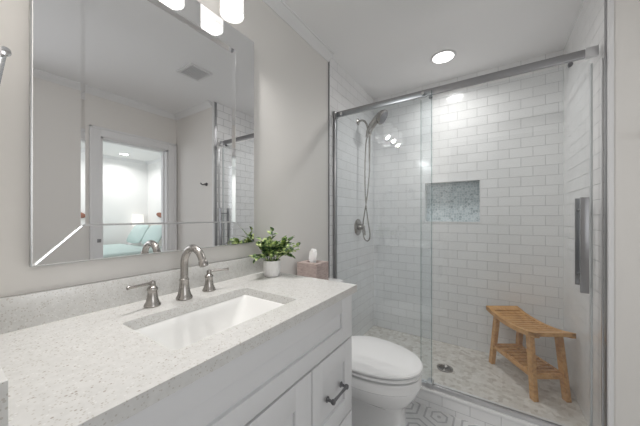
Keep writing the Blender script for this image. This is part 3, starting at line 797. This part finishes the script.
def leaf(t, p, d, nrm, L, W):
    d = d.normalized(); s = d.cross(nrm)
    if s.length < 1e-3: s = d.orthogonal()
    s.normalize(); n = s.cross(d).normalized()
    prof = [(0.0,0.0),(0.15,0.30),(0.4,0.5),(0.65,0.46),(0.88,0.22),(1.0,0.0)]
    def P(u, sd):
        bend = -0.22*u*u*L
        return p + d*(u*L) + s*(sd*W) + n*(bend + abs(sd)*W*0.35)
    mid = [t.verts.new(P(u,0)) for u, _ in prof]
    le = [mid[0]] + [t.verts.new(P(u,w_)) for u, w_ in prof[1:-1]] + [mid[-1]]
    ri = [mid[0]] + [t.verts.new(P(u,-w_)) for u, w_ in prof[1:-1]] + [mid[-1]]
    for side in (le, ri):
        for i in range(5):
            f = []
            for v_ in (mid[i], mid[i+1], side[i+1], side[i]):
                if v_ not in f: f.append(v_)
            if len(f) > 2: t.faces.new(f)
for i in range(42):
    a = random.uniform(0, 2*PI); el = random.uniform(0.50, 1.45)
    L = random.uniform(0.085, 0.150) * (0.80+0.25*math.sin(el)) * (0.82 if math.sin(a) < 0 else 0.98)
    h = Vector((math.cos(a)*math.cos(el), math.sin(a)*math.cos(el), math.sin(el)))
    p0 = Vector((px+0.02*math.cos(a), py+0.02*math.sin(a), CT+0.072))
    if p0.x + h.x*L < 0.035: h.x = -h.x*0.4
    droop = 0.016*math.cos(el)
    pts = [p0 + h*L*k/6 + Vector((0,0,-droop*(k/6)**2+0.012*math.sin(k/6*PI))) for k in range(7)]
    tube(stems, pts, 0.0011, 5)
    for k in range(2, 7):
        for s in ((-1, 1) if k < 6 else (0,)):
            tn = (pts[min(k+1,6)]-pts[k-1]).normalized()
            sd = tn.cross(Vector((0,0,1))).normalized()
            d = tn*0.55 + sd*s*0.9 + Vector((random.uniform(-.3,.3), random.uniform(-.3,.3), random.uniform(-.2,.5)))
            q = pts[k] + d.normalized()*0.03
            if q.x < 0.03: d.x = abs(d.x)
            leaf(t, pts[k], d, Vector((random.uniform(-.4,.4), random.uniform(-.4,.4), 1)), random.uniform(0.028,0.040), random.uniform(0.020,0.028))
join(bm, t)
obj('foliage', bm, 'leaf_green', pp, ang=80); obj('stems', stems, 'leaf_green', pp)

# ------------------------------------------------------------------ towel ring and hook
tr = thing('towel_ring', 'polished towel ring on the wall at the vanity end', 'towel ring', (0.16, 0.038, 1.53))
bm = B(); lathe(bm, [(0,0),(0.026,0),(0.026,0.005),(0.016,0.010),(0.010,0.014),(0.009,0.050),(0.012,0.055),(0,0.057)], (0.165, 0.0385, 1.538), RX(-PI/2)); obj('mount', bm, 'chrome', tr, ang=45)
bm = B(); tube(bm, [(0.105,0.090,1.532),(0.222,0.090,1.532)], 0.0060, 14); lathe(bm, [(0,0),(0.0085,0.0),(0.0095,0.004),(0.0085,0.010),(0,0.012)], (0.222,0.092,1.532), RY(PI/2), 18)
tube(bm, spline([(0.212,0.091,1.538),(0.206,0.086,1.50),(0.197,0.081,1.46),(0.184,0.075,1.42),(0.160,0.070,1.392),(0.138,0.072,1.40),(0.122,0.080,1.45),(0.113,0.090,1.535)], 5), 0.0068, 12)
obj('ring', bm, 'chrome', tr, ang=50)
hk = thing('robe_hook', 'brushed nickel robe hook on the wall beside the shower', 'hook', (1.645, YN, 1.55))
bm = B(); lathe(bm, [(0,0),(0.020,0),(0.020,0.005),(0.011,0.010),(0.008,0.030),(0,0.032)], (1.645, YN-0.0005, 1.55), RX(PI/2)); obj('mount', bm, 'pewter', hk, ang=45)
bm = B(); tube(bm, spline([(1.645,YN-0.028,1.548),(1.647,YN-0.050,1.542),(1.649,YN-0.066,1.552)], 5), 0.0065, 10); lathe(bm, [(0,-0.009),(0.006,-0.007),(0.009,0),(0.006,0.007),(0,0.009)], (1.649,YN-0.068,1.554), None, 14)
obj('prong', bm, 'pewter', hk, ang=50)

# ------------------------------------------------------------------ bedroom furniture (seen in the mirror)
bd = thing('bed', 'made bed with pale green cover in the bedroom seen through the mirror', 'bed', (4.6, 1.7, 0))
bm = B(); box(bm, (3.75, 0.75, 0.12), (5.35, 2.68, 0.32), 0.02); obj('base', bm, 'headboard', bd)
bm = B(); box(bm, (3.77, 0.77, 0.32), (5.33, 2.68, 0.60), 0.06, seg=4); obj('mattress', bm, 'sheet', bd)
bm = B(); box(bm, (3.73, 0.73, 0.26), (5.37, 2.25, 0.635), 0.05, seg=4); obj('duvet', bm, 'duvet', bd)
bm = B(); box(bm, (3.73, 2.69, 0.0), (5.37, 2.76, 1.02), 0.015); obj('headboard', bm, 'headboard', bd)
for x in (3.85, 5.25):
    for y in (0.85, 2.6):
        bm = B(); box(bm, (x-0.03, y-0.03, 0), (x+0.03, y+0.03, 0.12)); obj('leg', bm, 'wood_dark', bd)
def pillow(loc, label, m, sx=0.62, sz=0.42, tilt=-28, yaw=0):
    t = bmesh.new(); bmesh.ops.create_uvsphere(t, u_segments=32, v_segments=20, radius=1)
    for v_ in t.verts:
        x, y, z = v_.co
        fx_ = lambda a, e_: abs(a)**e_*(1 if a >= 0 else -1)
        # square outline, puffed middle
        th = math.atan2(z, x); rr = math.hypot(x, z); sq = 1/max(abs(math.cos(th)), abs(math.sin(th)))**0.75
        v_.co = Vector((x*sq*sx/2, y*0.085*(1-0.35*rr**4), z*sq*sz/2))
    t.transform(RZ(math.radians(yaw)) @ RX(math.radians(tilt)))
    o = obj('pillow', t, m, None, ang=80); o.location = loc
    return tag(o, label, 'pillow', None)
pillow((4.35, 2.40, 0.84), 'pale green pillow leaning at the near side of bed headboard', 'duvet')
pillow((5.02, 2.40, 0.84), 'pale green pillow leaning at the lamp side of bed headboard', 'duvet')
ns_ = thing('nightstand', 'white nightstand in the far bedroom corner under a lamp', 'nightstand', (5.5, 2.6, 0))
bm = B(); box(bm, (5.40, 2.42, 0.0), (5.62, 2.82, 0.62), 0.006); obj('body', bm, 'trim_paint', ns_)
bm = B(); box(bm, (5.40, 2.405, 0.36), (5.62, 2.42, 0.60), 0.003); obj('drawer', bm, 'trim_paint', ns_)
tl = thing('table_lamp', 'white table lamp with drum shade on the bedroom nightstand', 'lamp', (5.5, 2.6, 0.62))
bm = B(); lathe(bm, [(0,0),(0.07,0),(0.07,0.015),(0.03,0.03),(0.06,0.12),(0.07,0.20),(0.04,0.30),(0.012,0.34),(0.01,0.40),(0,0.40)], (5.5, 2.6, 0.621)); obj('base', bm, 'porcelain', tl, ang=50)
bm = B(); lathe(bm, [(0.115,0.0),(0.10,0.24),(0.098,0.24),(0.112,0.0)], (5.5, 2.6, 0.99), None, 36); obj('lamp_shade', bm, 'linen_shade', tl)
orn = thing('wall_ornament', 'reddish brown fish-shaped ornament on the bedroom wall above the bed', 'wall art', (4.98, BY1, 1.22))
bm = B(); t = bmesh.new(); bmesh.ops.create_uvsphere(t, u_segments=24, v_segments=12, radius=1)
for v_ in t.verts: v_.co = Vector((v_.co.x*0.19, v_.co.y*0.02, v_.co.z*0.055+0.02*v_.co.x))
t.transform(Matrix.Translation((4.98, BY1-0.022, 1.22))); join(bm, t); obj('body', bm, 'ornament', orn)
bm = B(); loft(bm, [[(4.82,BY1-0.026,1.20),(4.75,BY1-0.026,1.27),(4.77,BY1-0.026,1.20),(4.74,BY1-0.026,1.13)], [(4.82,BY1-0.012,1.20),(4.75,BY1-0.012,1.27),(4.77,BY1-0.012,1.20),(4.74,BY1-0.012,1.13)]]); obj('tail', bm, 'ornament', orn)

for o in bpy.data.objects:
    if '_o' in o: del o['_o']
